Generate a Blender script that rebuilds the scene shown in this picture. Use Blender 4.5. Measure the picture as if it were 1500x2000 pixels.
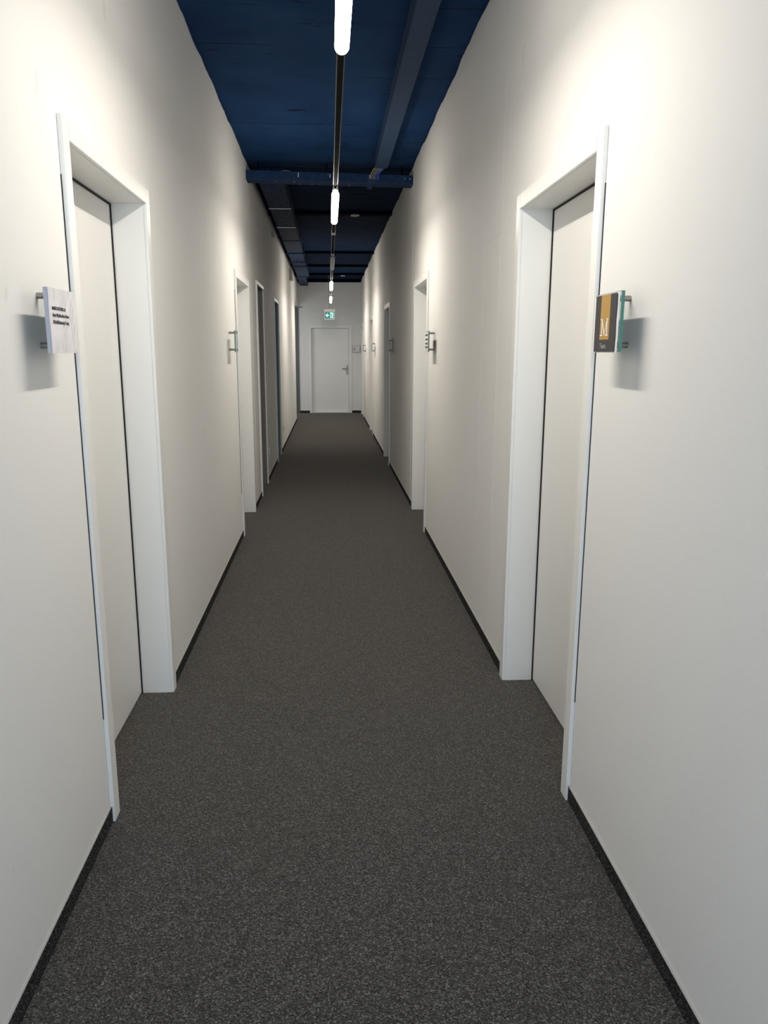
import bpy, bmesh, math, random
from mathutils import Vector, Matrix
random.seed(4)
S = bpy.context.scene
C = S.collection
for o in list(bpy.data.objects): bpy.data.objects.remove(o)

# ---------------------------------------------------------------- camera
F_PX, PITCH, YAW, ROLL, ZC = 1505.39, 0.2102, 0.0480, -0.0012, 1.4477
CX, CY = 715.9, 1008.4
cam = bpy.data.cameras.new('camera')
cam.sensor_fit = 'VERTICAL'; cam.sensor_height = 36.0
cam.lens = 36.0 * F_PX / 2000.0
cam.shift_x = (750 - CX) / 2000.0
cam.shift_y = (CY - 1000) / 2000.0
cam.clip_start = 0.02
co = bpy.data.objects.new('camera', cam); C.objects.link(co)
fwd = Vector((math.sin(YAW)*math.cos(PITCH), math.cos(YAW)*math.cos(PITCH), -math.sin(PITCH)))
right = Vector((math.cos(YAW), -math.sin(YAW), 0)); up = right.cross(fwd)
r2 = right*math.cos(ROLL) + up*math.sin(ROLL); u2 = -right*math.sin(ROLL) + up*math.cos(ROLL)
M = Matrix((r2, u2, -fwd)).transposed().to_4x4(); M.translation = Vector((0, 0, ZC))
co.matrix_world = M
S.camera = co

# ---------------------------------------------------------------- world, light, exposure
w = bpy.data.worlds.new('world'); S.world = w; w.use_nodes = True
w.node_tree.nodes['Background'].inputs[0].default_value = (.62, .78, 1, 1)
w.node_tree.nodes['Background'].inputs[1].default_value = .05
S.view_settings.view_transform = 'Standard'; S.view_settings.look = 'None'
S.view_settings.exposure = 1.10; S.view_settings.gamma = 1.0
LAMP = 8.6            # emission of the tube diffusers
DOWN = 7.7             # watts of each lamp's downward optic
# daylight through the window in the wall behind the camera
al = bpy.data.lights.new('daylight', 'AREA'); al.shape = 'RECTANGLE'; al.size = 1.2; al.size_y = 1.5
al.energy = 30; al.color = (.66, .82, 1)
ao = bpy.data.objects.new('daylight', al); C.objects.link(ao)
ao.location = (.04, -2.45, 1.65); ao.rotation_euler = (math.radians(90), 0, 0)   # faces +Y

# added fill light in the side passage, brightens the end wall; no window there
bl = bpy.data.lights.new('passage_fill', 'AREA'); bl.shape = 'RECTANGLE'; bl.size = 1.5; bl.size_y = 1.3
bl.energy = 7; bl.color = (.88, .94, 1)
bo = bpy.data.objects.new('passage_fill', bl); C.objects.link(bo)
bo.location = (-1.9, 16.83, 1.5); bo.rotation_euler = (math.radians(90), 0, 0)

# ---------------------------------------------------------------- dimensions
XL, XR, H, E, YB = -.7003, .7766, 3.083, 18.849, -2.5
T = .013          # casing stands proud of the wall
DEP = .125        # set-back of the door leaves
DOORS = [  # side, y near, y far, outer height, casing width, kind
 ('L', 2.2115, 3.2139, 2.057, .056, 'white'), ('R', 2.2564, 3.2649, 2.057, .056, 'white'),
 ('L', 6.0468, 7.0754, 2.057, .056, 'white'), ('R', 6.1106, 7.1143, 2.057, .056, 'white'),
 ('L', 7.8107, 8.6382, 2.130, .036, 'taupe'), ('R', 9.8913, 10.863, 2.057, .056, 'white'),
 ('L', 10.3116, 11.1352, 2.130, .036, 'slate'), ('R', 13.6344, 14.6468, 2.057, .056, 'white'),
 ('R', 17.43, 18.43, 2.057, .056, 'white')]
OPEN_Y0, OPEN_H = 16.80, 2.50      # opening of the side passage in the left wall
WT = .24

# ---------------------------------------------------------------- materials
def mat(name, col, rough=.6, metal=0., spec=.5, emit=None, es=1.):
    m = bpy.data.materials.new(name); m.use_nodes = True
    b = m.node_tree.nodes['Principled BSDF']
    b.inputs['Base Color'].default_value = (*col, 1); b.inputs['Roughness'].default_value = rough
    b.inputs['Metallic'].default_value = metal; b.inputs['Specular IOR Level'].default_value = spec
    if emit:
        b.inputs['Emission Color'].default_value = (*emit, 1); b.inputs['Emission Strength'].default_value = es
    return m
def N(m, t, **k):
    n = m.node_tree.nodes.new(t)
    for a, v in k.items(): setattr(n, a, v)
    return n
def L(m, a, b): m.node_tree.links.new(a, b)
def coords(m, scale=(1, 1, 1)):
    tc = N(m, 'ShaderNodeTexCoord'); mp = N(m, 'ShaderNodeMapping'); mp.inputs['Scale'].default_value = scale
    L(m, tc.outputs['Object'], mp.inputs[0]); return mp.outputs[0]
def noise(m, scale, detail=3, sc=(1, 1, 1), rough=.5):
    n = N(m, 'ShaderNodeTexNoise'); n.inputs['Scale'].default_value = scale
    n.inputs['Detail'].default_value = detail; n.inputs['Roughness'].default_value = rough
    L(m, coords(m, sc), n.inputs['Vector']); return n.outputs[0]
def ramp(m, src, stops):
    r = N(m, 'ShaderNodeValToRGB'); e = r.color_ramp.elements
    while len(e) < len(stops): e.new(.5)
    for i, (p, c) in enumerate(stops):
        e[i].position = p; e[i].color = (*c, 1) if isinstance(c, tuple) else (c, c, c, 1)
    L(m, src, r.inputs[0]); return r.outputs[0]
def mth(m, op, a, b=None, c=None):
    n = N(m, 'ShaderNodeMath', operation=op)
    for i, v in enumerate((a, b, c)):
        if v is None: continue
        if isinstance(v, (int, float)): n.inputs[i].default_value = v
        else: L(m, v, n.inputs[i])
    return n.outputs[0]
def mix(m, fac, a, b, mode='MIX'):
    n = N(m, 'ShaderNodeMix', data_type='RGBA', blend_type=mode)
    for i, v in ((0, fac), (6, a), (7, b)):
        if isinstance(v, (int, float)): n.inputs[i].default_value = v
        elif isinstance(v, tuple): n.inputs[i].default_value = (*v, 1)
        else: L(m, v, n.inputs[i])
    return n.outputs[2]
def bump(m, h, strength=.2, dist=.002, prev=None):
    n = N(m, 'ShaderNodeBump'); n.inputs['Strength'].default_value = strength; n.inputs['Distance'].default_value = dist
    L(m, h, n.inputs['Height'])
    if prev: L(m, prev, n.inputs['Normal'])
    L(m, n.outputs[0], m.node_tree.nodes['Principled BSDF'].inputs['Normal']); return n.outputs[0]
def base(m, s): L(m, s, m.node_tree.nodes['Principled BSDF'].inputs['Base Color'])

# wall paint: fine woodchip grain, a few rubbed marks, a faint board joint low on the wall
WALL = mat('wall_paint', (.80, .775, .73), .75, spec=.25)
fine = noise(WALL, 230, 3)
marks = ramp(WALL, noise(WALL, 2.1, 5, (1, 1.6, 1.2), .7), [(.0, .0), (.70, 0.), (.80, 1.)])
scr = ramp(WALL, noise(WALL, 9, 2, (1, 1.2, .5)), [(.0, 0.), (.735, 0.), (.76, 1.)])
blot = noise(WALL, .8, 2)
c0 = mix(WALL, blot, (.83, .815, .785), (.81, .80, .78))
c1 = mix(WALL, mth(WALL, 'MULTIPLY', marks, .25), c0, (.60, .58, .55))
c2 = mix(WALL, mth(WALL, 'MULTIPLY', scr, .16), c1, (.38, .36, .35))
base(WALL, c2)
tc = N(WALL, 'ShaderNodeTexCoord'); sx = N(WALL, 'ShaderNodeSeparateXYZ'); L(WALL, tc.outputs['Object'], sx.inputs[0])
wob = mth(WALL, 'MULTIPLY', noise(WALL, 3, 2), .012)
ln = mth(WALL, 'LESS_THAN', mth(WALL, 'ABSOLUTE', mth(WALL, 'SUBTRACT', mth(WALL, 'ADD', sx.outputs[2], wob), .364)), .0012)
nb = bump(WALL, fine, .22, .0012)
bump(WALL, mth(WALL, 'MULTIPLY', ln, ramp(WALL, noise(WALL, 4, 1), [(.5, 0.), (.56, 1.)])), .35, .001, nb)

CARPET = mat('carpet_flecks', (.05, .05, .05), .95, spec=.05)
def carpet(m, lo, mid, hi, sc=1.0):
    a = N(m, 'ShaderNodeTexVoronoi'); a.inputs['Scale'].default_value = 300*sc; L(m, coords(m), a.inputs['Vector'])
    g = N(m, 'ShaderNodeSeparateColor'); L(m, a.outputs['Color'], g.inputs[0])
    n1 = noise(m, 190*sc, 3, rough=.75)
    v = mth(m, 'ADD', mth(m, 'MULTIPLY', g.outputs[0], .5), mth(m, 'MULTIPLY', n1, .55))
    col = ramp(m, v, [(.34, lo), (.50, tuple(.68*c for c in mid)), (.66, tuple(1.15*c for c in mid)), (.86, hi)])
    big = noise(m, .9, 3)
    col = mix(m, mth(m, 'MULTIPLY', big, .22), col, (.062, .056, .051))
    base(m, col)
    h = mth(m, 'ADD', n1, a.outputs['Distance'])
    bump(m, h, .9, .004)
carpet(CARPET, (.005, .005, .005), (.062, .060, .056), (.34, .33, .32))
cb = CARPET.node_tree.nodes['Principled BSDF']
cb.inputs['Sheen Weight'].default_value = .30; cb.inputs['Sheen Roughness'].default_value = .45; cb.inputs['Sheen Tint'].default_value = (1, .93, .85, 1)
STRIP = mat('carpet_strip', (.03, .03, .03), .95, spec=.05)
carpet(STRIP, (.010, .010, .011), (.050, .050, .051), (.22, .22, .22), 1.1)

# blue painted concrete with board marks
BLUE = mat('blue_painted_concrete', (.012, .035, .095), .85, spec=.12)
tc = N(BLUE, 'ShaderNodeTexCoord'); sx = N(BLUE, 'ShaderNodeSeparateXYZ'); L(BLUE, tc.outputs['Object'], sx.inputs[0])
st = noise(BLUE, 1.2, 6, (1.1, 7, 1), .65)
pat = noise(BLUE, 2.3, 4)
cc = ramp(BLUE, pat, [(.30, (.0065, .034, .105)), (.55, (.009, .045, .13)), (.8, (.016, .056, .14))])
dk = ramp(BLUE, st, [(.30, 1.), (.37, 0.)])
wv = mth(BLUE, 'MULTIPLY', noise(BLUE, 1.4, 4, (1, .3, 1)), .09)
fr = mth(BLUE, 'FRACT', mth(BLUE, 'DIVIDE', mth(BLUE, 'ADD', sx.outputs[1], mth(BLUE, 'ADD', wv, .44)), .49))
line = mth(BLUE, 'LESS_THAN', mth(BLUE, 'ABSOLUTE', mth(BLUE, 'SUBTRACT', fr, .5)), .011)
line = mth(BLUE, 'MULTIPLY', line, ramp(BLUE, noise(BLUE, 1.7, 5), [(.48, 0.), (.60, 1.)]))
pit = ramp(BLUE, noise(BLUE, 5, 4, (1, 2.6, 1)), [(.0, 0.), (.66, 0.), (.70, 1.)])
d = mth(BLUE, 'MAXIMUM', mth(BLUE, 'MAXIMUM', mth(BLUE, 'MULTIPLY', dk, .6), line), pit)
base(BLUE, mix(BLUE, mth(BLUE, 'MULTIPLY', d, .8), cc, (.001, .003, .009)))
nb = bump(BLUE, noise(BLUE, 60, 4), .25, .003)
bump(BLUE, mth(BLUE, 'MULTIPLY', st, 1.), .35, .01, nb)
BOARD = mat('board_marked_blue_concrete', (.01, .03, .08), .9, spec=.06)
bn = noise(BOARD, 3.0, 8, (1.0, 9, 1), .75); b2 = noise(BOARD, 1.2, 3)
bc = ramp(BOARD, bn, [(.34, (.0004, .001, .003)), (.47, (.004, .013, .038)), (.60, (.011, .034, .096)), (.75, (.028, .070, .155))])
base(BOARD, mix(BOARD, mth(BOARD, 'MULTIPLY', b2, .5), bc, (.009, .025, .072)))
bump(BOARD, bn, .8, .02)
DUCT = mat('blue_painted_duct', (.026, .060, .125), .7, spec=.2)
base(DUCT, mix(DUCT, noise(DUCT, 14, 4), (.020, .046, .10), (.032, .062, .125)))
bump(DUCT, noise(DUCT, 40, 3), .12, .002)
RIB = mat('blue_painted_ribbed_duct', (.02, .05, .11), .7, spec=.2)
rb = noise(RIB, 40, 3, (1.6, .12, .5))
base(RIB, ramp(RIB, rb, [(.3, (.001, .003, .010)), (.5, (.007, .024, .075)), (.75, (.022, .054, .13))]))
bump(RIB, rb, .7, .006)
TRAY = mat('blue_painted_steel', (.014, .042, .11), .7, spec=.2)
base(TRAY, mix(TRAY, ramp(TRAY, noise(TRAY, 30, 5), [(.4, 0.), (.7, 1.)]), (.008, .032, .092), (.018, .048, .115)))
bump(TRAY, noise(TRAY, 50, 3), .2, .003)

NAVY = mat('blackish_navy', (.0008, .0016, .005), .9, spec=.03)  # near black, much darker than the ceiling blue; ribs and threaded rods
FRAME = mat('white_lacquer', (.85, .845, .82), .38, spec=.45)
LEAF = mat('door_white', (.86, .85, .82), .42, spec=.4)
bump(LEAF, noise(LEAF, 260, 2), .05, .0008)
TAUPE = mat('taupe_lacquer', (.20, .175, .155), .5)
SLATE = mat('slate_lacquer', (.18, .25, .27), .5)
PASSAGE_SHADE = mat('shaded_wall_grey', (.11, .12, .125), .5)
DULL = mat('dull_metal', (.45, .44, .42), .5, .6)
SEAL = mat('black_rubber', (.006, .005, .008), .7)
STEEL = mat('brushed_steel', (.34, .32, .30), .38, 1.0)
bump(STEEL, noise(STEEL, 300, 2, (.2, 1, 1)), .1, .0005)
ALU = mat('anodised_aluminium', (.72, .70, .66), .3, 1.0)
BLACK = mat('black_plastic', (.006, .006, .006), .7, spec=.15)
WHITEP = mat('white_plastic', (.78, .77, .74), .35)
GREYP = mat('grey_plastic', (.42, .41, .39), .5)
OPAL_ON = mat('lit_opal_diffuser', (.9, .88, .84), .4, emit=(1, .93, .82), es=LAMP)
OPAL_OFF = mat('unlit_opal_diffuser', (.62, .62, .60), .35)
PAPER = mat('paper', (.80, .785, .80), .55)
bump(PAPER, noise(PAPER, 22, 3, (1, 1, .5)), .35, .004)
LAV = mat('folded_paper_edge', (.48, .48, .56), .6)
SLEEVE = mat('clear_plastic_sleeve', (.78, .76, .79), .16, spec=.6)
bump(SLEEVE, noise(SLEEVE, 14, 2, (1, 1.2, .9)), .8, .012)
PRINT = mat('dark_print', (.028, .027, .030), .35)
GOLD = mat('gold_print', (.50, .28, .055), .35)
INK = mat('grey_ink', (.06, .055, .055), .6)
CREAM = mat('cream_print', (.86, .80, .68), .45)
SILV = mat('pale_print', (.45, .45, .45), .45)
GLASS = mat('acrylic', (.90, .97, .95), .04, spec=.5)
GLASS.node_tree.nodes['Principled BSDF'].inputs['Transmission Weight'].default_value = 1
GLASS.node_tree.nodes['Principled BSDF'].inputs['IOR'].default_value = 1.45
GEDGE = mat('green_acrylic_edge', (.07, .25, .19), .25)
WIN = mat('window_glass', (1, 1, 1), .02)
WIN.node_tree.nodes['Principled BSDF'].inputs['Transmission Weight'].default_value = 1
SGREEN = mat('exit_sign_green', (.0, .09, .062), .4, emit=(.0, .20, .135), es=.30)
SWHITE = mat('exit_sign_white', (.7, .95, .95), .4, emit=(.42, 1, .95), es=.38)
CABB = mat('blue_cable_sheath', (.01, .09, .55), .4)
CABG = mat('grey_cable_sheath', (.32, .29, .25), .5)

# ---------------------------------------------------------------- mesh helpers
def box(bm, x0, x1, y0, y1, z0, z1, bev=0):
    vs = [bm.verts.new((x, y, z)) for x in (x0, x1) for y in (y0, y1) for z in (z0, z1)]
    fs = [(0, 1, 3, 2), (4, 6, 7, 5), (0, 4, 5, 1), (2, 3, 7, 6), (0, 2, 6, 4), (1, 5, 7, 3)]
    ff = [bm.faces.new([vs[i] for i in f]) for f in fs]
    if bev:
        es = list({e for f in ff for e in f.edges})
        bmesh.ops.bevel(bm, geom=es, offset=bev, segments=2, affect='EDGES', clamp_overlap=True)
def cyl(bm, p0, p1, r, seg=20, r1=None):
    p0, p1 = Vector(p0), Vector(p1); d = p1 - p0
    q = Vector((0, 0, 1)).rotation_difference(d.normalized()).to_matrix().to_4x4()
    mt = Matrix.Translation((p0+p1)/2) @ q
    bmesh.ops.create_cone(bm, cap_ends=True, segments=seg, radius1=r, radius2=r if r1 is None else r1, depth=d.length, matrix=mt)
def tube(bm, pts, r, seg=10):
    rings = []
    for i, p in enumerate(pts):
        p = Vector(p); a = Vector(pts[max(0, i-1)]); b = Vector(pts[min(len(pts)-1, i+1)])
        t = (b-a).normalized(); n = t.cross(Vector((.13, .31, .94))).normalized(); k = t.cross(n)
        rings.append([bm.verts.new(p + n*r*math.cos(2*math.pi*j/seg) + k*r*math.sin(2*math.pi*j/seg)) for j in range(seg)])
    for a, b in zip(rings, rings[1:]):
        for j in range(seg): bm.faces.new((a[j], a[(j+1) % seg], b[(j+1) % seg], b[j]))
    bm.faces.new(rings[0][::-1]); bm.faces.new(rings[-1])
def poly(bm, pts, d):
    """flat polygon pts extruded by vector d"""
    a = [bm.verts.new(p) for p in pts]; b = [bm.verts.new(Vector(p)+Vector(d)) for p in pts]
    bm.faces.new(a); bm.faces.new(b[::-1]); n = len(a)
    for i in range(n): bm.faces.new((a[i], b[i], b[(i+1) % n], a[(i+1) % n]))
def obj(name, bm, m, parent=None, smooth=False, loc=None):
    bmesh.ops.recalc_face_normals(bm, faces=bm.faces)
    me = bpy.data.meshes.new(name); bm.to_mesh(me); bm.free(); me.materials.append(m)
    o = bpy.data.objects.new(name, me); C.objects.link(o)
    if smooth:
        me.polygons.foreach_set('use_smooth', [True]*len(me.polygons))
        me.set_sharp_from_angle(angle=math.radians(35))
    if parent:
        o.parent = parent; o.matrix_parent_inverse = Matrix.Translation(-parent.location)
    return o
def nb_(): return bmesh.new()
def tag(o, label, cat=None, group=None, kind=None):
    o['label'] = label
    if cat: o['category'] = cat
    if group: o['group'] = group
    if kind: o['kind'] = kind
    return o
def empty(name, loc, label, cat, group=None, kind=None):
    o = bpy.data.objects.new(name, None); C.objects.link(o); o.location = loc; o.empty_display_size = .1
    return tag(o, label, cat, group, kind)
def B(*a, bev=0):
    bm = nb_(); box(bm, *a, bev=bev); return bm

# ---------------------------------------------------------------- shell
def wall_side(s):
    x0, x1 = (XL-WT, XL) if s == 'L' else (XR, XR+WT)
    bm = nb_(); y = YB
    ds = sorted([d for d in DOORS if d[0] == s], key=lambda d: d[1])
    for _, a, b, h, cw, k in ds:
        # the opening is the clear door opening plus a small lap under the casing
        a2, b2, h2 = a+cw-.012, b-cw+.012, h-cw+.012
        box(bm, x0, x1, y, a2, -.0, H); box(bm, x0, x1, a2, b2, h2, H); y = b2
    if s == 'L':
        box(bm, x0, x1, y, OPEN_Y0, 0, H); box(bm, x0, x1, OPEN_Y0, E, OPEN_H, H)
    else: box(bm, x0, x1, y, E, 0, H)
    o = obj('wall_left' if s == 'L' else 'wall_right', bm, WALL)
    return tag(o, 'long white %s-hand corridor wall with door openings' % ('left' if s == 'L' else 'right'), 'wall', kind='structure')
wall_side('L'); wall_side('R')
tag(obj('floor', B(-3.0, XR+WT, YB, E+.2, -.1, 0), CARPET), 'dark grey flecked carpet running the length of the corridor', 'floor', kind='structure')
tag(obj('ceiling', B(XL-WT, XR+WT, YB, 7.50, H, H+.15), BLUE), 'smooth dark blue painted concrete ceiling nearest the viewer', 'ceiling', kind='structure')
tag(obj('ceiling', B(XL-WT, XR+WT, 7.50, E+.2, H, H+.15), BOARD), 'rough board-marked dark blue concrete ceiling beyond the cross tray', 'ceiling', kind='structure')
# end wall with door opening
EA, EB, EAI, EBI = -.4623, .5567, -.4085, .486
bm = nb_(); box(bm, -3.0, EAI-.012, E, E+.2, 0, H); box(bm, EBI+.012, XR+WT, E, E+.2, 0, H); box(bm, EAI-.012, EBI+.012, E, E+.2, 2.012, H)
tag(obj('wall_end', bm, WALL), 'white wall closing the far end of the corridor', 'wall', kind='structure')
# side passage behind the left opening
bm = nb_(); box(bm, -3.0, XL-WT, OPEN_Y0-.15, OPEN_Y0, 0, OPEN_H+.15); box(bm, -3.12, -3.0, OPEN_Y0-.15, E+.2, 0, OPEN_H+.15)
box(bm, -3.0, XL-WT, OPEN_Y0, E, OPEN_H, OPEN_H+.15)
tag(obj('wall_passage', bm, WALL), 'white walls of the side passage opening at the far left', 'wall', kind='structure')
# wall behind the camera with its window
bm = nb_(); yb = YB
box(bm, XL, -.58, yb-.2, yb, 0, H); box(bm, .66, XR, yb-.2, yb, 0, H); box(bm, -.58, .66, yb-.2, yb, 0, .85); box(bm, -.58, .66, yb-.2, yb, 2.45, H)
tag(obj('wall_back', bm, WALL), 'white wall with the window behind the viewpoint', 'wall', kind='structure')
wn = empty('window_1', (.04, yb-.1, .85), 'white framed window in the wall behind the viewpoint', 'window', kind='structure')
bm = nb_()
for a in ((-.58, -.52, .85, 2.45), (.60, .66, .85, 2.45), (-.52, .60, .85, .91), (-.52, .60, 2.39, 2.45), (.015, .065, .91, 2.39)):
    box(bm, a[0], a[1], yb-.14, yb-.07, a[2], a[3])
obj('window_frame', bm, FRAME, wn); obj('pane', B(-.52, .60, yb-.11, yb-.10, .91, 2.39), WIN, wn)

# downstand ribs of the ceiling (far half)
for i, (y0, y1, d) in enumerate(((9.70, 9.84, .035), (13.42, 13.54, .035), (15.42, 15.54, .04), (17.05, 17.17, .04), (18.47, E, .04))):
    bm = B(XL, XR, y0, y1, H-d, H+.01)
    tag(obj('trim_%d' % (i+1), bm, NAVY), 'blackish ceiling rib, number %d counted towards the far end' % (i+1), 'ceiling rib', kind='structure')

# wavering blue paint edge along the tops of both walls
for i, (x, sg) in enumerate(((XL, 1), (XR, -1))):
    bm = nb_(); n = 420; prev = None; ph = random.random()*9
    for k in range(n+1):
        y = YB + (E-YB)*k/n
        dz = .010 + .006*math.sin(y*5.3+ph) + .004*math.sin(y*13.1+2*ph) + random.uniform(-.0025, .0025)
        cur = [bm.verts.new((x, y, H-dz)), bm.verts.new((x+sg*.0015, y, H-dz)), bm.verts.new((x+sg*.0015, y, H)), bm.verts.new((x, y, H))]
        if prev:
            for j in range(4): bm.faces.new((prev[j], prev[(j+1) % 4], cur[(j+1) % 4], cur[j]))
        prev = cur
    tag(obj('trim_%d' % (6+i), bm, BLUE), 'wavering blue paint edge along the top of the %s wall' % ('left' if i == 0 else 'right'), 'paint edge', kind='structure')

# vertical board joints in the walls
JOINTS = [('R', 3.60, 0.054, H-.02), ('R', 7.335, .054, H-.05), ('R', 11.04, .054, H-.05), ('L', 7.36, .054, H-.05)]
for i, (s, y, z0, z1) in enumerate(JOINTS):
    x = XL if s == 'L' else XR; g = 1 if s == 'L' else -1
    jt = .0006 if i == 0 else .0014
    bm = B(min(x, x+g*jt), max(x, x+g*jt), y, y+.007, z0, z1)
    if i == 0:
        for (a, b) in ((3.985, 3.990),): box(bm, x-.0006, x, a, b, .054, 1.972)
        box(bm, x-.0010, x, 3.60, 3.990, 1.968, 1.973)
    tag(obj('trim_%d' % (8+i), bm, WALL), 'thin raised vertical joint in the %s wall about %d metres down' % ('left' if s == 'L' else 'right', round(y)), 'wall joint', kind='structure')

# baseboards: carpet strips with a pale top edge
BH, BT = .052, .006
k = 0
for s in 'LR':
    ds = sorted([d for d in DOORS if d[0] == s], key=lambda d: d[1]); y = YB
    segs = []
    for _, a, b, h, cw, kd in ds: segs.append((y, a-.0005)); y = b+.0005
    segs.append((y, OPEN_Y0 if s == 'L' else E))
    bm = nb_(); bt = nb_()
    for a, b in segs:
        if b-a < .02: continue
        x0, x1 = (XL, XL+BT) if s == 'L' else (XR-BT, XR)
        box(bm, x0, x1, a, b, 0, BH); box(bt, x0, x1-.001 if s == 'L' else x1, a, b, BH, BH+.002)
    o = obj('baseboard_left' if s == 'L' else 'baseboard_right', bm, STRIP)
    tag(o, 'dark carpet strip skirting along the %s wall' % ('left' if s == 'L' else 'right'), 'baseboard', kind='structure')
    obj('top_edge', bt, GREYP, o)
bm = nb_(); box(bm, XL, EA, E-BT, E, 0, BH+.004); box(bm, EB, XR-BT, E-BT, E, 0, BH+.004)
tag(obj('baseboard_end', bm, SEAL), 'black skirting either side of the end door', 'baseboard', kind='structure')

# ---------------------------------------------------------------- doors
def handle(parent, side, y, x, sgn):
    """lever handle on the corridor side of a leaf, plate at y, lever towards +y*sgn"""
    g = 1 if side == 'L' else -1
    bm = nb_()
    box(bm, *sorted((x, x+g*.008)), y-.02, y+.02, .91, 1.14, bev=.004)
    cyl(bm, (x, y, 1.05), (x+g*.045, y, 1.05), .009)
    cyl(bm, (x+g*.045, y, 1.05), (x+g*.045, y+sgn*.115, 1.05), .009)
    return obj('handle', bm, STEEL, parent, smooth=True)
LAB = {('L', 0): 'white door nearest on the left wall, by the paper sign with three text lines',
       ('R', 0): 'white door nearest on the right wall, by the black and gold sign',
       ('L', 1): 'second white door on the left wall, next to the glass name plate',
       ('R', 1): 'second white door on the right wall, below the brightly lit stretch',
       ('L', 2): 'dark taupe recessed doorway on the left wall with bright metal casing',
       ('R', 2): 'third door on the right wall, in the dimmer stretch with grey jamb',
       ('L', 3): 'slate blue recessed doorway on the left wall with bright metal casing',
       ('R', 3): 'fourth door on the right wall, seen almost edge on',
       ('R', 4): 'last door on the right wall, right beside the end wall'}
cnt = {'L': 0, 'R': 0}
for i, (s, a, b, h, cw, kind) in enumerate(DOORS):
    x = XL if s == 'L' else XR; g = 1 if s == 'L' else -1
    lab = LAB[(s, cnt[s])]; cnt[s] += 1
    d = empty('door_%d' % (i+1), (x, (a+b)/2, 0), lab, 'door', kind='structure')
    jm = {'white': FRAME, 'taupe': TAUPE, 'slate': SLATE}[kind]
    lm = {'white': LEAF, 'taupe': TAUPE, 'slate': SLATE}[kind]
    dep = DEP if kind == 'white' else .17
    ai, bi, hi = a+cw, b-cw, h-cw
    def bx(bm, xa, xb, *r, bev=0):   # xa, xb measured from the wall face into the corridor
        box(bm, *sorted((x+g*xa, x+g*xb)), *r, bev=bev)
    t = T
    bm = nb_()
    bx(bm, 0, t, a, ai, 0, h, bev=.0018); bx(bm, 0, t, bi, b, 0, h, bev=.0018); bx(bm, 0, t, ai, bi, hi, h, bev=.0018)
    obj('casing', bm, FRAME, d)
    bm = nb_()                                # reveal boards
    j = .011
    bx(bm, -dep-.05, 0, ai-j, ai, 0, hi+j); bx(bm, -dep-.05, 0, bi, bi+j, 0, hi+j); bx(bm, -dep-.05, 0, ai, bi, hi, hi+j)
    obj('jamb', bm, jm, d)
    bm = nb_()                                # black rubber rebate seal
    sd = .006
    bx(bm, -dep-.03, -dep+.005, ai, ai+sd, 0.0, hi); bx(bm, -dep-.03, -dep+.005, bi-sd, bi, 0.0, hi)
    bx(bm, -dep-.03, -dep+.005, ai+sd, bi-sd, hi-sd, hi)
    bx(bm, -dep-.03, -dep-.006, ai+sd, bi-sd, 0.0, .006)
    obj('seal', bm, SEAL, d)
    bm = nb_(); bx(bm, -dep-.042, -dep, ai+sd, bi-sd, .006, hi-sd, bev=.0015)
    lf = obj('door_leaf', bm, lm, d)
    handle(lf, s, ai+.075, x-g*dep, 1)
    if kind == 'white' and i in (0, 1, 2):
        bm = nb_(); bx(bm, .0, .0025, a-.0025, a, .35, h-.15); obj('gap_shadow', bm, SEAL, d)  # black strip drawn in for the shadow gap between wall and casing
    if kind == 'taupe' or kind == 'slate':
        bm = nb_(); q = .003
        bx(bm, t, t+.004, ai-q, ai, 0, hi+q); bx(bm, t, t+.004, bi, bi+q, 0, hi+q); bx(bm, t, t+.004, ai, bi, hi, hi+q)
        obj('metal_edge', bm, DULL, d)
    if i in (7, 8):       # overhead closer just under the lintel
        bm = nb_(); bx(bm, -dep, -dep+.05, bi-.30, bi-.08, hi-.075, hi-.02, bev=.005)
        cyl(bm, (x-g*dep+g*.05, bi-.15, hi-.045), (x-g*.02, bi-.06, hi-.045), .008)
        obj('door_closer', bm, GREYP, d)

# end door
d = empty('door_10', (.04, E, 0), 'closed white door with steel lever handle in the end wall', 'door', kind='structure')
bm = nb_(); t = .014; hi = 2.000
box(bm, EA, EAI, E-t, E, 0, 2.057, bev=.0018); box(bm, EBI, EB, E-t, E, 0, 2.057, bev=.0018); box(bm, EAI, EBI, E-t, E, hi, 2.057, bev=.0018)
obj('casing', bm, FRAME, d)
bm = nb_(); dp = .10
box(bm, EAI-.011, EAI, E, E+dp+.05, 0, hi+.011); box(bm, EBI, EBI+.011, E, E+dp+.05, 0, hi+.011); box(bm, EAI, EBI, E, E+dp+.05, hi, hi+.011)
obj('jamb', bm, FRAME, d)
bm = nb_(); box(bm, EAI+.004, EBI-.004, E+dp, E+dp+.042, .012, hi-.004, bev=.0015); lf = obj('door_leaf', bm, LEAF, d)
bm = nb_(); box(bm, .428, .466, E+dp-.009, E+dp, .905, 1.14, bev=.004)
cyl(bm, (.447, E+dp, 1.05), (.447, E+dp-.05, 1.05), .009); cyl(bm, (.447, E+dp-.05, 1.05), (.325, E+dp-.05, 1.05), .010)
obj('handle', bm, STEEL, lf, smooth=True)
bm = nb_(); box(bm, EAI, EBI, E-.01, E+dp+.045, .0, .010); obj('threshold', bm, ALU, d)
bm = nb_(); box(bm, EAI, EBI, E+dp+.043, E+dp+.05, 0, hi); obj('seal', bm, SEAL, d)

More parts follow.
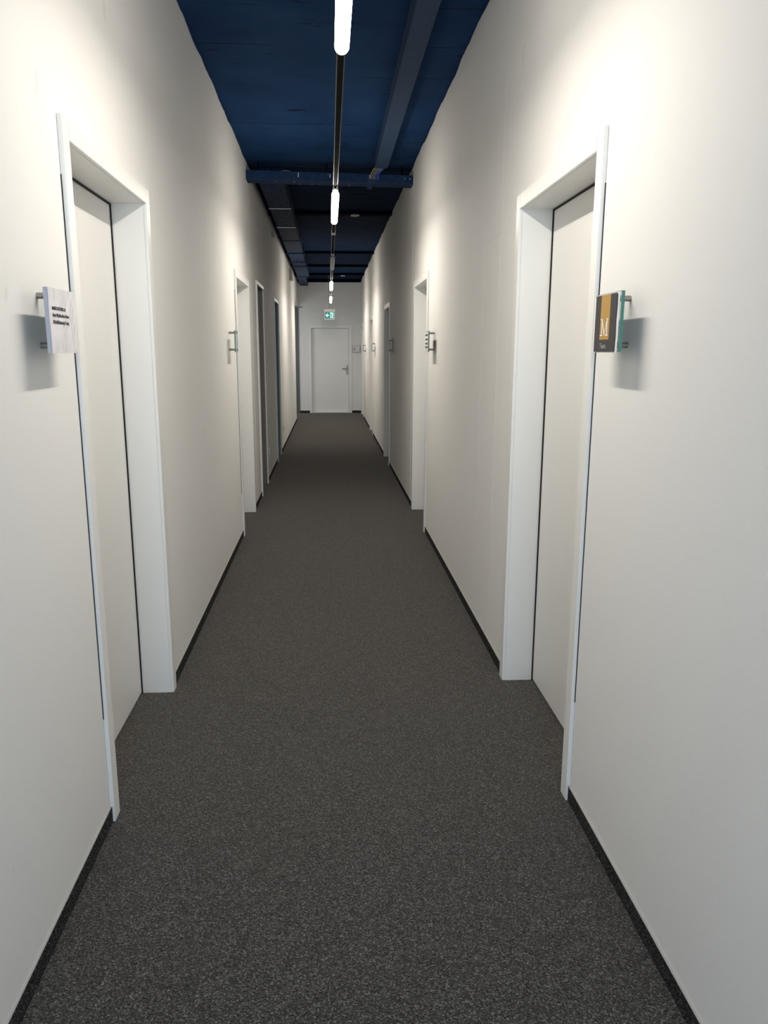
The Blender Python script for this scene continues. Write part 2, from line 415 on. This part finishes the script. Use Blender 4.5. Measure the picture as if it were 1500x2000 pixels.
# ---------------------------------------------------------------- ceiling installations
# steel cable tray crossing the corridor, slightly skewed
yl, yr = 7.20, 7.36
tr = empty('cable_tray', (.04, 7.3, 2.92), 'dark blue painted steel tray crossing the corridor under the ceiling', 'cable tray')
def skew(bm, z0, z1, d0, d1, x0=XL, x1=XR, slope=True):
    f = lambda x: yl+(yr-yl)*(x-XL)/(XR-XL)
    vs = [bm.verts.new((x, f(x)+dd, z)) for x in (x0, x1) for dd in (d0, d1) for z in (z0, z1)]
    for q in ((0, 1, 3, 2), (4, 6, 7, 5), (0, 4, 5, 1), (2, 3, 7, 6), (0, 2, 6, 4), (1, 5, 7, 3)): bm.faces.new([vs[i] for i in q])
bm = nb_(); skew(bm, 2.918, 2.922, 0, .17); skew(bm, 2.922, 2.992, 0, .004); skew(bm, 2.922, 2.992, .166, .17)
bmesh.ops.bevel(bm, geom=[e for e in bm.edges if abs((e.verts[0].co-e.verts[1].co).x) > 1], offset=.0006, segments=1, affect='EDGES')
obj('tray_body', bm, TRAY, tr)
bm = nb_()   # ragged paint lip along the front fold
n = 90
for k in range(n):
    xa = XL+.01+(XR-XL-.02)*k/n; xb = xa+(XR-XL-.02)/n*random.uniform(.5, .98)
    hgt = random.uniform(.003, .007)
    skew(bm, 2.9175-hgt*.3, 2.919+hgt*.6, -.0012, .002, xa, xb)
obj('paint_lip', bm, DUCT, tr)
f = lambda x: yl+(yr-yl)*(x-XL)/(XR-XL)
for x, z, yo in ((-.45, 2.917, .05), (-.24, 2.917, .13), (-.285, 2.917, .05), (-.13, 2.917, .12), (.20, 2.917, .12), (.70, 2.962, -.001), (.745, 2.962, -.001)):
    bm = nb_()
    if z < 2.92: cyl(bm, (x, f(x)+yo, z-.004), (x, f(x)+yo, z+.003), .005, 10)
    else: cyl(bm, (x, f(x)-.004, z), (x, f(x)+.002, z), .005, 10)
    obj('rivet', bm, ALU, tr)
for x, z0, z1 in ((-.247, 2.945, 2.982), (.03, 2.95, 2.978), (.385, 2.952, 2.984)):
    bm = nb_(); cyl(bm, (x, f(x)-.005, z0), (x, f(x)-.005, z1), .004, 10); obj('tie', bm, WHITEP, tr)
bm = nb_(); skew(bm, 2.875, 2.985, -.006, -.001, .362, .402); skew(bm, 2.875, 2.879, -.006, .05, .362, .402)
obj('hanging_strap', bm, DUCT, tr)
for x in (-.60, .0, .68):
    bm = nb_(); cyl(bm, (x, f(x)+.085, 2.922), (x, f(x)+.085, H), .005, 10); obj('threaded_rod', bm, NAVY, tr)
# loop of pale cable on the tray
bm = nb_(); tube(bm, [(-.44+.022*k, 7.30, 2.987+.022*math.sin(math.pi*k/7)) for k in range(8)], .006)
tag(obj('cable_loop', bm, CABG, None, True), 'short pale grey cable loop lying on the blue cross tray', 'cable')

# rectangular duct along the right of the near ceiling
bm = nb_(); box(bm, .412, .523, YB+.01, 7.06, 2.982, H-.001, bev=.003)
dr = obj('ceiling_duct', bm, DUCT)
tag(dr, 'smooth greyish blue cable duct along the right of the near ceiling', 'duct')
# cables out of its end
cg = 'cables out of the duct end'
for k in range(5):
    x = .395+.016*k
    bm = nb_(); tube(bm, [(x+.05, 7.04, 3.02), (x+.035, 7.10, 3.01), (x+.01, 7.17, 2.995), (x, 7.26+.02*k*.3, 2.985), (x, 7.36, 2.93)], .005)
    tag(obj('grey_cable', bm, CABG, None, True), 'thin grey cable running from the duct end down to the cross tray', 'cable', cg)
bm = nb_(); tube(bm, [(.505, 7.03, 3.02), (.500, 7.10, 3.01), (.475, 7.20, 2.998), (.450, 7.28, 2.985), (.44, 7.38, 2.93)], .013)
tag(obj('blue_cable', bm, CABB, None, True), 'bright blue cable beside the grey ones at the duct end', 'cable')

# ribbed duct on the left of the far ceiling
dl = empty('ribbed_duct', (-.5, 12, 2.95), 'dark blue ribbed duct with banded joints along the left of the far ceiling', 'duct')
bm = nb_(); box(bm, -.616, -.383, 7.52, 16.45, 2.95, H-.001, bev=.004)
obj('duct_body', bm, RIB, dl)
bm = nb_(); box(bm, -.64, -.46, 16.45, E-.001, 2.965, H-.001, bev=.004); obj('narrow_duct_end', bm, DUCT, dl)
for y in (8.78, 10.05, 11.25, 12.6, 13.8, 14.45, 16.42):
    bm = nb_(); q = .008 if y < 12 else .016
    box(bm, -.616-q, -.383+q, y-.014, y+.014, 2.95-q, H-.001, bev=.002)
    bd = obj('joint_band', bm, TRAY, dl)
    if y < 11:
        bm = nb_(); box(bm, -.616, -.383, y-.018, y-.0145, 2.938, 2.946); 
        obj('bright_edge', bm, ALU, bd)

# boxes fixed high on the left wall
for (y, z, sx_, sy_, sz_, lb) in ((14.9, 2.84, .05, .30, .20, 'grey junction box high on the left wall near the far opening'),
                                  (10.3, 2.90, .03, .14, .06, 'small grey junction box high on the left wall beside the ribbed duct')):
    t_ = empty('junction_box', (XL, y, z), lb, 'junction box')
    obj('box_body', B(XL, XL+sx_, y-sy_/2, y+sy_/2, z-sz_/2, z+sz_/2, bev=.004), GREYP, t_)
    obj('box_lid', B(XL+sx_, XL+sx_+.004, y-sy_/2+.01, y+sy_/2-.01, z-sz_/2+.01, z+sz_/2-.01, bev=.001), WHITEP, t_)
# ceiling detectors
for (x, y, z, lb) in ((.335, 9.77, H-.035, 'round pale smoke detector on the first ceiling rib, right of the lamps'),
                      (.33, 17.62, H, 'round pale smoke detector on the ceiling close to the end wall')):
    t_ = empty('smoke_detector', (x, y, z), lb, 'smoke detector')
    bm = nb_(); cyl(bm, (x, y, z-.009), (x, y, z), .050, 32, .054); obj('detector_base', bm, WHITEP, t_, True)
    bm = nb_(); cyl(bm, (x, y, z-.017), (x, y, z-.009), .022, 24, .030); obj('sensing_chamber', bm, GREYP, t_, True)

# ---------------------------------------------------------------- lighting rail and lamps
RX, RZ = .058, 2.515
rail = empty('lighting_rail', (RX, 8, RZ), 'long black rail with silver edges hanging down the middle of the corridor', 'lighting rail')
bm = nb_(); box(bm, RX-.012, RX+.012, YB+.1, 17.9, RZ+.016, RZ+.035); obj('rail_channel', bm, BLACK, rail)
for sx_ in (-1, 1):
    bm = nb_(); box(bm, *sorted((RX+sx_*.0125, RX+sx_*.0152)), YB+.1, 17.9, RZ, RZ+.036, bev=.0008); obj('silver_edge', bm, ALU, rail)
for y in (.2, 3.62, 7.28, 11.0, 14.6, 17.8):
    bm = nb_(); cyl(bm, (RX, y, RZ+.036), (RX, y, H-(.16 if y == 7.28 else 0)), .0016, 8); cyl(bm, (RX, y, RZ+.036), (RX, y, RZ+.06), .006, 10)
    obj('suspension_wire', bm, STEEL, rail)
bm = nb_(); box(bm, RX-.02, RX+.02, 7.27+.3, 7.29+.3, RZ-.002, RZ+.038, bev=.002); obj('rail_coupler', bm, WHITEP, rail)
def lamp(y0, y1, lit, label):
    t_ = empty('tube_lamp', (RX, (y0+y1)/2, RZ-.04), label, 'ceiling lamp', 'tube lamps along the rail')
    bm = nb_(); box(bm, RX-.018, RX+.018, y0+.02, y1-.02, RZ-.012, RZ, bev=.002); obj('lamp_housing', bm, WHITEP, t_)
    # rounded opal body
    bm = nb_(); r = .0255; cz = RZ-.037; seg = 20; rings = []
    prof = [(0, .35), (.004, .66), (.012, .88), (.028, 1)]
    ys = [(y0+a, s) for a, s in prof]+[(y1-a, s) for a, s in prof[::-1]]
    for y, s in ys: rings.append([bm.verts.new((RX+r*s*math.cos(2*math.pi*j/seg), y, cz+r*s*.92*math.sin(2*math.pi*j/seg))) for j in range(seg)])
    for a_, b_ in zip(rings, rings[1:]):
        for j in range(seg): bm.faces.new((a_[j], a_[(j+1) % seg], b_[(j+1) % seg], b_[j]))
    bm.faces.new(rings[0]); bm.faces.new(rings[-1])
    obj('diffuser', bm, OPAL_ON if lit else OPAL_OFF, t_, True)
    if lit:
        dl_ = bpy.data.lights.new('lamp_light', 'AREA'); dl_.shape = 'RECTANGLE'; dl_.size = .036; dl_.size_y = y1-y0-.06
        dl_.energy = DOWN; dl_.color = (1, .94, .84)
        do_ = bpy.data.objects.new('lamp_light', dl_); C.objects.link(do_); do_.location = (RX, (y0+y1)/2, RZ-.0625)
        do_.parent = t_; do_.matrix_parent_inverse = Matrix.Translation(-t_.location)
    for yy in (y0-.05, y1+.0):
        bm = nb_()
        for q in (-1, 1): box(bm, *sorted((RX+q*.006, RX+q*.017)), yy, yy+.05, RZ-.022, RZ-.001, bev=.002)
        obj('end_clip', bm, WHITEP, t_)
lamp(1.80, 2.97, True, 'lit white tube lamp nearest the viewer, cut off by the top of the picture')
lamp(5.48, 6.62, True, 'second lit tube lamp, hanging right below the blue cross tray')
lamp(9.03, 10.20, False, 'unlit grey tube lamp, the only one of the row switched off')
lamp(12.25, 13.55, True, 'lit tube lamp just beyond the unlit one, small and bright')
lamp(15.50, 16.95, True, 'farthest lit tube lamp, directly above the green exit sign')

# ---------------------------------------------------------------- exit sign
ex, ey, ez0, ez1 = .036, 17.75, 2.165, 2.330
es = empty('exit_sign', (ex, ey, ez1), 'green escape route sign with white arrow and running figure', 'exit sign')
obj('sign_housing', B(ex-.118, ex+.118, ey-.02, ey+.02, ez1, ez1+.048, bev=.003), WHITEP, es)
obj('sign_frame', B(ex-.113, ex+.113, ey-.006, ey+.006, ez0-.010, ez1, bev=.002), WHITEP, es)
pf = ey-.0062
pn = obj('sign_face', B(ex-.101, ex+.101, pf-.002, pf, ez0+.006, ez1-.012), SGREEN, es)
cz = (ez0+ez1)/2-.003
def sp(pts):
    bm = nb_(); poly(bm, [(ex+px, pf-.0035, cz+pz) for px, pz in pts], (0, .0015, 0)); return bm
bm = nb_()
def add(bm, pts): poly(bm, [(ex+px, pf-.0035, cz+pz) for px, pz in pts], (0, .0015, 0))
add(bm, [(-.093, 0), (-.050, .042), (-.036, .036), (-.062, .009), (-.010, .009), (-.010, -.009), (-.062, -.009), (-.036, -.036), (-.050, -.042)])
obj('arrow_symbol', bm, SWHITE, pn)
bm = nb_()
add(bm, [(.010, .058), (.028, .058), (.028, .022), (.010, .022)])           # doorway left post top
add(bm, [(.010, .058), (.085, .058), (.085, .046), (.010, .046)])
add(bm, [(.078, .046), (.085, .046), (.085, -.020), (.078, -.020)])
add(bm, [(.010, -.005), (.024, .012), (.036, .008), (.024, -.022), (.026, -.058), (.012, -.058)])
add(bm, [(.040, .036), (.072, .030), (.066, .006), (.074, -.022), (.064, -.026), (.052, -.006), (.044, .012)])
add(bm, [(.036, -.028), (.058, -.022), (.082, -.046), (.082, -.058), (.040, -.058)])
bmesh.ops.create_circle(bm, cap_ends=True, radius=.009, segments=14, matrix=Matrix.Translation((ex+.052, pf-.0034, cz+.044)) @ Matrix.Rotation(math.pi/2, 4, 'X'))
obj('running_figure', bm, SWHITE, pn)
bm = nb_(); cyl(bm, (ex-.012, ey, ez1+.04), (ex-.012, ey, H), .004, 10); cyl(bm, (ex-.012, ey, H-.02), (ex-.012, ey, H), .03, 20)
obj('suspension_rod', bm, STEEL, es)
bm = nb_(); cyl(bm, (ex+.085, ey-.024, ez1+.022), (ex+.085, ey-.02, ez1+.022), .009, 14); obj('test_button', bm, BLACK, es)

# ---------------------------------------------------------------- wall signs
def text(body, size, m, parent, loc, side, bold=False, squash=1.0, name='lettering', ext=.0002):
    c = bpy.data.curves.new(name, 'FONT'); c.body = body; c.size = size; c.extrude = ext
    c.align_x = 'LEFT'; c.align_y = 'CENTER'
    if bold: c.offset = size*.02
    tmp = bpy.data.objects.new('tmp', c); C.objects.link(tmp)
    bpy.context.view_layer.update()
    me = bpy.data.meshes.new_from_object(tmp.evaluated_get(bpy.context.evaluated_depsgraph_get()))
    bpy.data.objects.remove(tmp)
    me.materials.clear(); me.materials.append(m)
    g = 1 if side == 'L' else -1
    # text x axis runs along +Y on the left wall, -Y on the right wall; faces into corridor
    if side == 'L': R = Matrix(((0, 0, 1), (1, 0, 0), (0, 1, 0)))
    elif side == 'R': R = Matrix(((0, 0, -1), (-1, 0, 0), (0, 1, 0)))
    else: R = Matrix(((1, 0, 0), (0, 0, -1), (0, 1, 0)))
    me.transform(Matrix.Diagonal((squash, 1, 1, 1))); me.transform(R.to_4x4()); me.transform(Matrix.Translation(loc))
    o = bpy.data.objects.new(name, me); C.objects.link(o); o.parent = parent
    o.matrix_parent_inverse = Matrix.Translation(-parent.location)
    return o
def sheet(bm, side, x, y0, y1, z0, z1, amp, th=.0006, ny=16, nz=12, ph=0.):
    """slightly buckled sheet parallel to the wall; x is its resting plane"""
    g = 1 if side == 'L' else -1
    fr, bk = [], []
    for i in range(ny+1):
        a, b = [], []
        for j in range(nz+1):
            u, v = i/ny, j/nz
            dx = amp*(math.sin(3.1*u*2+ph+2.2*v)*.4+math.sin(7*v+3*u+ph)*.35+.25*math.sin(13*u-5*v))
            ed = math.sin(math.pi*v)*.5+.5
            xx = x+g*(abs(dx)*ed)
            yy, zz = y0+(y1-y0)*u, z0+(z1-z0)*v
            a.append(bm.verts.new((xx+g*th, yy, zz))); b.append(bm.verts.new((xx, yy, zz)))
        fr.append(a); bk.append(b)
    for i in range(ny):
        for j in range(nz):
            bm.faces.new((fr[i][j], fr[i+1][j], fr[i+1][j+1], fr[i][j+1])); bm.faces.new((bk[i][j], bk[i][j+1], bk[i+1][j+1], bk[i+1][j]))
    for i in range(ny):
        bm.faces.new((fr[i][0], bk[i][0], bk[i+1][0], fr[i+1][0])); bm.faces.new((fr[i][nz], fr[i+1][nz], bk[i+1][nz], bk[i][nz]))
    for j in range(nz):
        bm.faces.new((fr[0][j], fr[0][j+1], bk[0][j+1], bk[0][j])); bm.faces.new((fr[ny][j], bk[ny][j], bk[ny][j+1], fr[ny][j+1]))
def plate_sign(side, y0, y1, label, z0=1.447, z1=1.594, off=.050, group=None, cat='door sign', plain=True):
    x = XL if side == 'L' else XR; g = 1 if side == 'L' else -1
    ym = (y0+y1)/2
    t_ = empty('door_sign', (x, ym, (z0+z1)/2), label, cat, group)
    for z in (z0+.017, z1-.013):
        bm = nb_(); cyl(bm, (x, ym, z), (x+g*off, ym, z), .0075, 24)
        if plain: cyl(bm, (x+g*(off+.008), ym, z), (x+g*(off+.011), ym, z), .007, 24)
        obj('standoff', bm, STEEL, t_, True)
    xa = x+g*off
    bm = nb_(); box(bm, *sorted((xa, xa+g*.008)), y0+.0015, y1-.0015, z0+.0015, z1-.0015)
    gl = obj('glass_plate', bm, GLASS, t_)
    bm = nb_()
    e = .0014
    box(bm, *sorted((xa, xa+g*.008)), y0, y0+e, z0+e, z1-e); box(bm, *sorted((xa, xa+g*.008)), y1-e, y1, z0+e, z1-e)
    box(bm, *sorted((xa, xa+g*.008)), y0, y1, z0, z0+e); box(bm, *sorted((xa, xa+g*.008)), y0, y1, z1-e, z1)
    obj('polished_edge', bm, GEDGE, gl)
    return t_, xa+g*.008
# nearest left: paper in a wrinkled plastic sleeve
t_, xf = plate_sign('L', 1.868, 2.058, 'paper sign in a wrinkled plastic sleeve with three lines of text, left wall', plain=False)
bm = nb_(); box(bm, XL+.0495, xf+.0008, 1.8645, 1.8665, 1.446, 1.594); obj('sleeve_edge', bm, LAV, t_)
bm = nb_(); sheet(bm, 'L', xf+.001, 1.865, 2.059, 1.4455, 1.5945, .0011, ph=.6); sh = obj('paper_sleeve', bm, SLEEVE, t_, True)
for z, s_, y, q in ((1.548, 'MINIPIX NETWORK AG', 1.884, .80), (1.5325, 'Monk Willy Mira Merts Damm', 1.885, .82), (1.5165, 'SPAGAME Marketing&Trading', 1.885, .80)):
    text(s_, .0112, INK, sh, (xf+.0026, y, z), 'L', True, q)
# nearest right: black and gold printed sheet
t_, xf = plate_sign('R', 1.925, 2.112, 'black and gold sign with a large M and the word Team, right wall', plain=False)
bm = nb_(); sheet(bm, 'R', xf-.001, 1.931, 2.113, 1.4455, 1.5925, .0020, ph=1.4); sh = obj('white_sheet', bm, PAPER, t_, True)
xs = xf-.0042
pr = obj('dark_panel', B(xs-.0006, xs, 1.944, 2.094, 1.4475, 1.5905), PRINT, t_)
gb = obj('gold_bar', B(xs-.0010, xs-.0006, 1.985, 2.052, 1.478, 1.5905), GOLD, pr)
bm = nb_()      # the serif M, drawn as bars
mk = [0]
def mb(pts):
    mk[0] += 1; poly(bm, [(xs-.0012-.00005*mk[0], y, z) for y, z in pts], (-.0006, 0, 0))
y0_, y1_, zb_, zt_ = 2.047, 1.990, 1.487, 1.531
mb([(y0_-.008, zb_), (y0_-.013, zb_), (y0_-.013, zt_-.004), (y0_-.008, zt_-.004)])
mb([(y1_+.013, zb_), (y1_+.006, zb_), (y1_+.006, zt_-.004), (y1_+.013, zt_-.004)])
mb([(y0_-.006, zt_), (y0_-.014, zt_), (2.0185-.004, zb_+.002), (2.0185+.002, zb_+.002)])
mb([(y1_+.006, zt_), (y1_+.011, zt_), (2.0185+.002, zb_+.002), (2.0185-.003, zb_+.002)])
mb([(y0_, zt_), (y0_-.013, zt_), (y0_-.013, zt_-.0035), (y0_, zt_-.0035)]); mb([(y1_, zt_), (y1_+.012, zt_), (y1_+.012, zt_-.0035), (y1_, zt_-.0035)])
mb([(y0_, zb_), (y0_-.018, zb_), (y0_-.018, zb_+.0035), (y0_, zb_+.0035)]); mb([(y1_, zb_), (y1_+.019, zb_), (y1_+.019, zb_+.0035), (y1_, zb_+.0035)])
obj('serif_letter', bm, CREAM, gb)
text('Team,', .0185, SILV, pr, (xs-.0012, 2.048, 1.4615), 'R', False, 1.05, 'word')
# others farther along
for s_, y0_, y1_, lb in (('L', 5.52, 5.70, 'clear glass name plate on steel standoffs beside the second left door'),
                         ('R', 5.66, 5.85, 'glass name plate with a patterned insert beside the second right door'),
                         ('R', 9.40, 9.58, 'white name plate beside the third right door, in the dim stretch'),
                         ('R', 13.05, 13.25, 'small name plate beside the fourth right door'),
                         ('R', 16.35, 16.55, 'farthest name plate on the right wall, near the end wall')):
    t_, xf = plate_sign(s_, y0_, y1_, lb)
    g = 1 if s_ == 'L' else -1
    if lb.startswith('white'):
        obj('insert_card', B(*sorted((xf, xf+g*.002)), y0_, y1_, 1.447, 1.594), PAPER, t_)
    elif s_ == 'R':
        bm = nb_(); box(bm, *sorted((xf, xf+g*.0015)), y0_+.01, y1_-.002, 1.450, 1.590); c_ = obj('insert_card', bm, PAPER, t_)
        bm = nb_()
        for z in (1.475, 1.50, 1.53, 1.56): box(bm, *sorted((xf+g*.0015, xf+g*.0022)), y0_+.02, y1_-.03, z, z+.012)
        obj('printed_pattern', bm, INK, c_)
# escape plan on the end wall
t_ = empty('escape_plan', (.667, E, 1.517), 'framed escape plan on the end wall right of the door', 'floor plan')
for x_ in (.60, .735):
    for z in (1.458, 1.577):
        bm = nb_(); cyl(bm, (x_, E-.03, z), (x_, E, z), .007, 16); obj('standoff', bm, STEEL, t_, True)
obj('plan_frame', B(.580, .754, E-.036, E-.03, 1.437, 1.597, bev=.001), GREYP, t_)
pl = obj('plan_sheet', B(.590, .744, E-.038, E-.036, 1.447, 1.587), PAPER, t_)
bm = nb_()
for a in ((.60, .64, 1.475, 1.55), (.648, .662, 1.50, 1.512), (.652, .672, 1.553, 1.568), (.655, .70, 1.466, 1.470), (.665, .735, 1.540, 1.543), (.70, .703, 1.470, 1.540)):
    box(bm, a[0], a[1], E-.0388, E-.038, a[2], a[3])
obj('plan_drawing', bm, GREYP, pl)

# ---------------------------------------------------------------- small things on the left wall
for (y, z, lb) in ((8.97, .323, 'white wall socket low on the left wall past the taupe doorway'), (11.86, .302, 'white wall socket low on the left wall past the slate blue doorway')):
    t_ = empty('wall_socket', (XL, y, z), lb, 'wall socket', None)
    obj('socket_plate', B(XL, XL+.009, y-.04, y+.04, z-.04, z+.04, bev=.002), WHITEP, t_)
    bm = nb_(); cyl(bm, (XL+.009, y, z), (XL+.011, y, z), .022, 20); obj('socket_insert', bm, GREYP, t_)
bm = nb_(); box(bm, XL-.95, XL-.001, E-.034, E-.004, 0, OPEN_H-.01, bev=.002)  # added panel, its dark colour stands for shade on the passage end wall
tag(obj('passage_shade_panel', bm, PASSAGE_SHADE), 'blue grey full-height panel added to darken the end wall in the far left opening', 'panel')
# little arm projecting at the head of the side opening
bm = nb_(); box(bm, XL, XL+.012, 18.36, 18.42, 2.43, 2.47, bev=.002); cyl(bm, (XL+.01, 18.39, 2.455), (-.60, 18.39, 2.455), .011, 14); cyl(bm, (-.605, 18.39, 2.455), (-.585, 18.39, 2.455), .015, 14)
tag(obj('wall_bracket', bm, STEEL, None, True), 'short steel arm sticking out at the head of the far left opening', 'bracket')
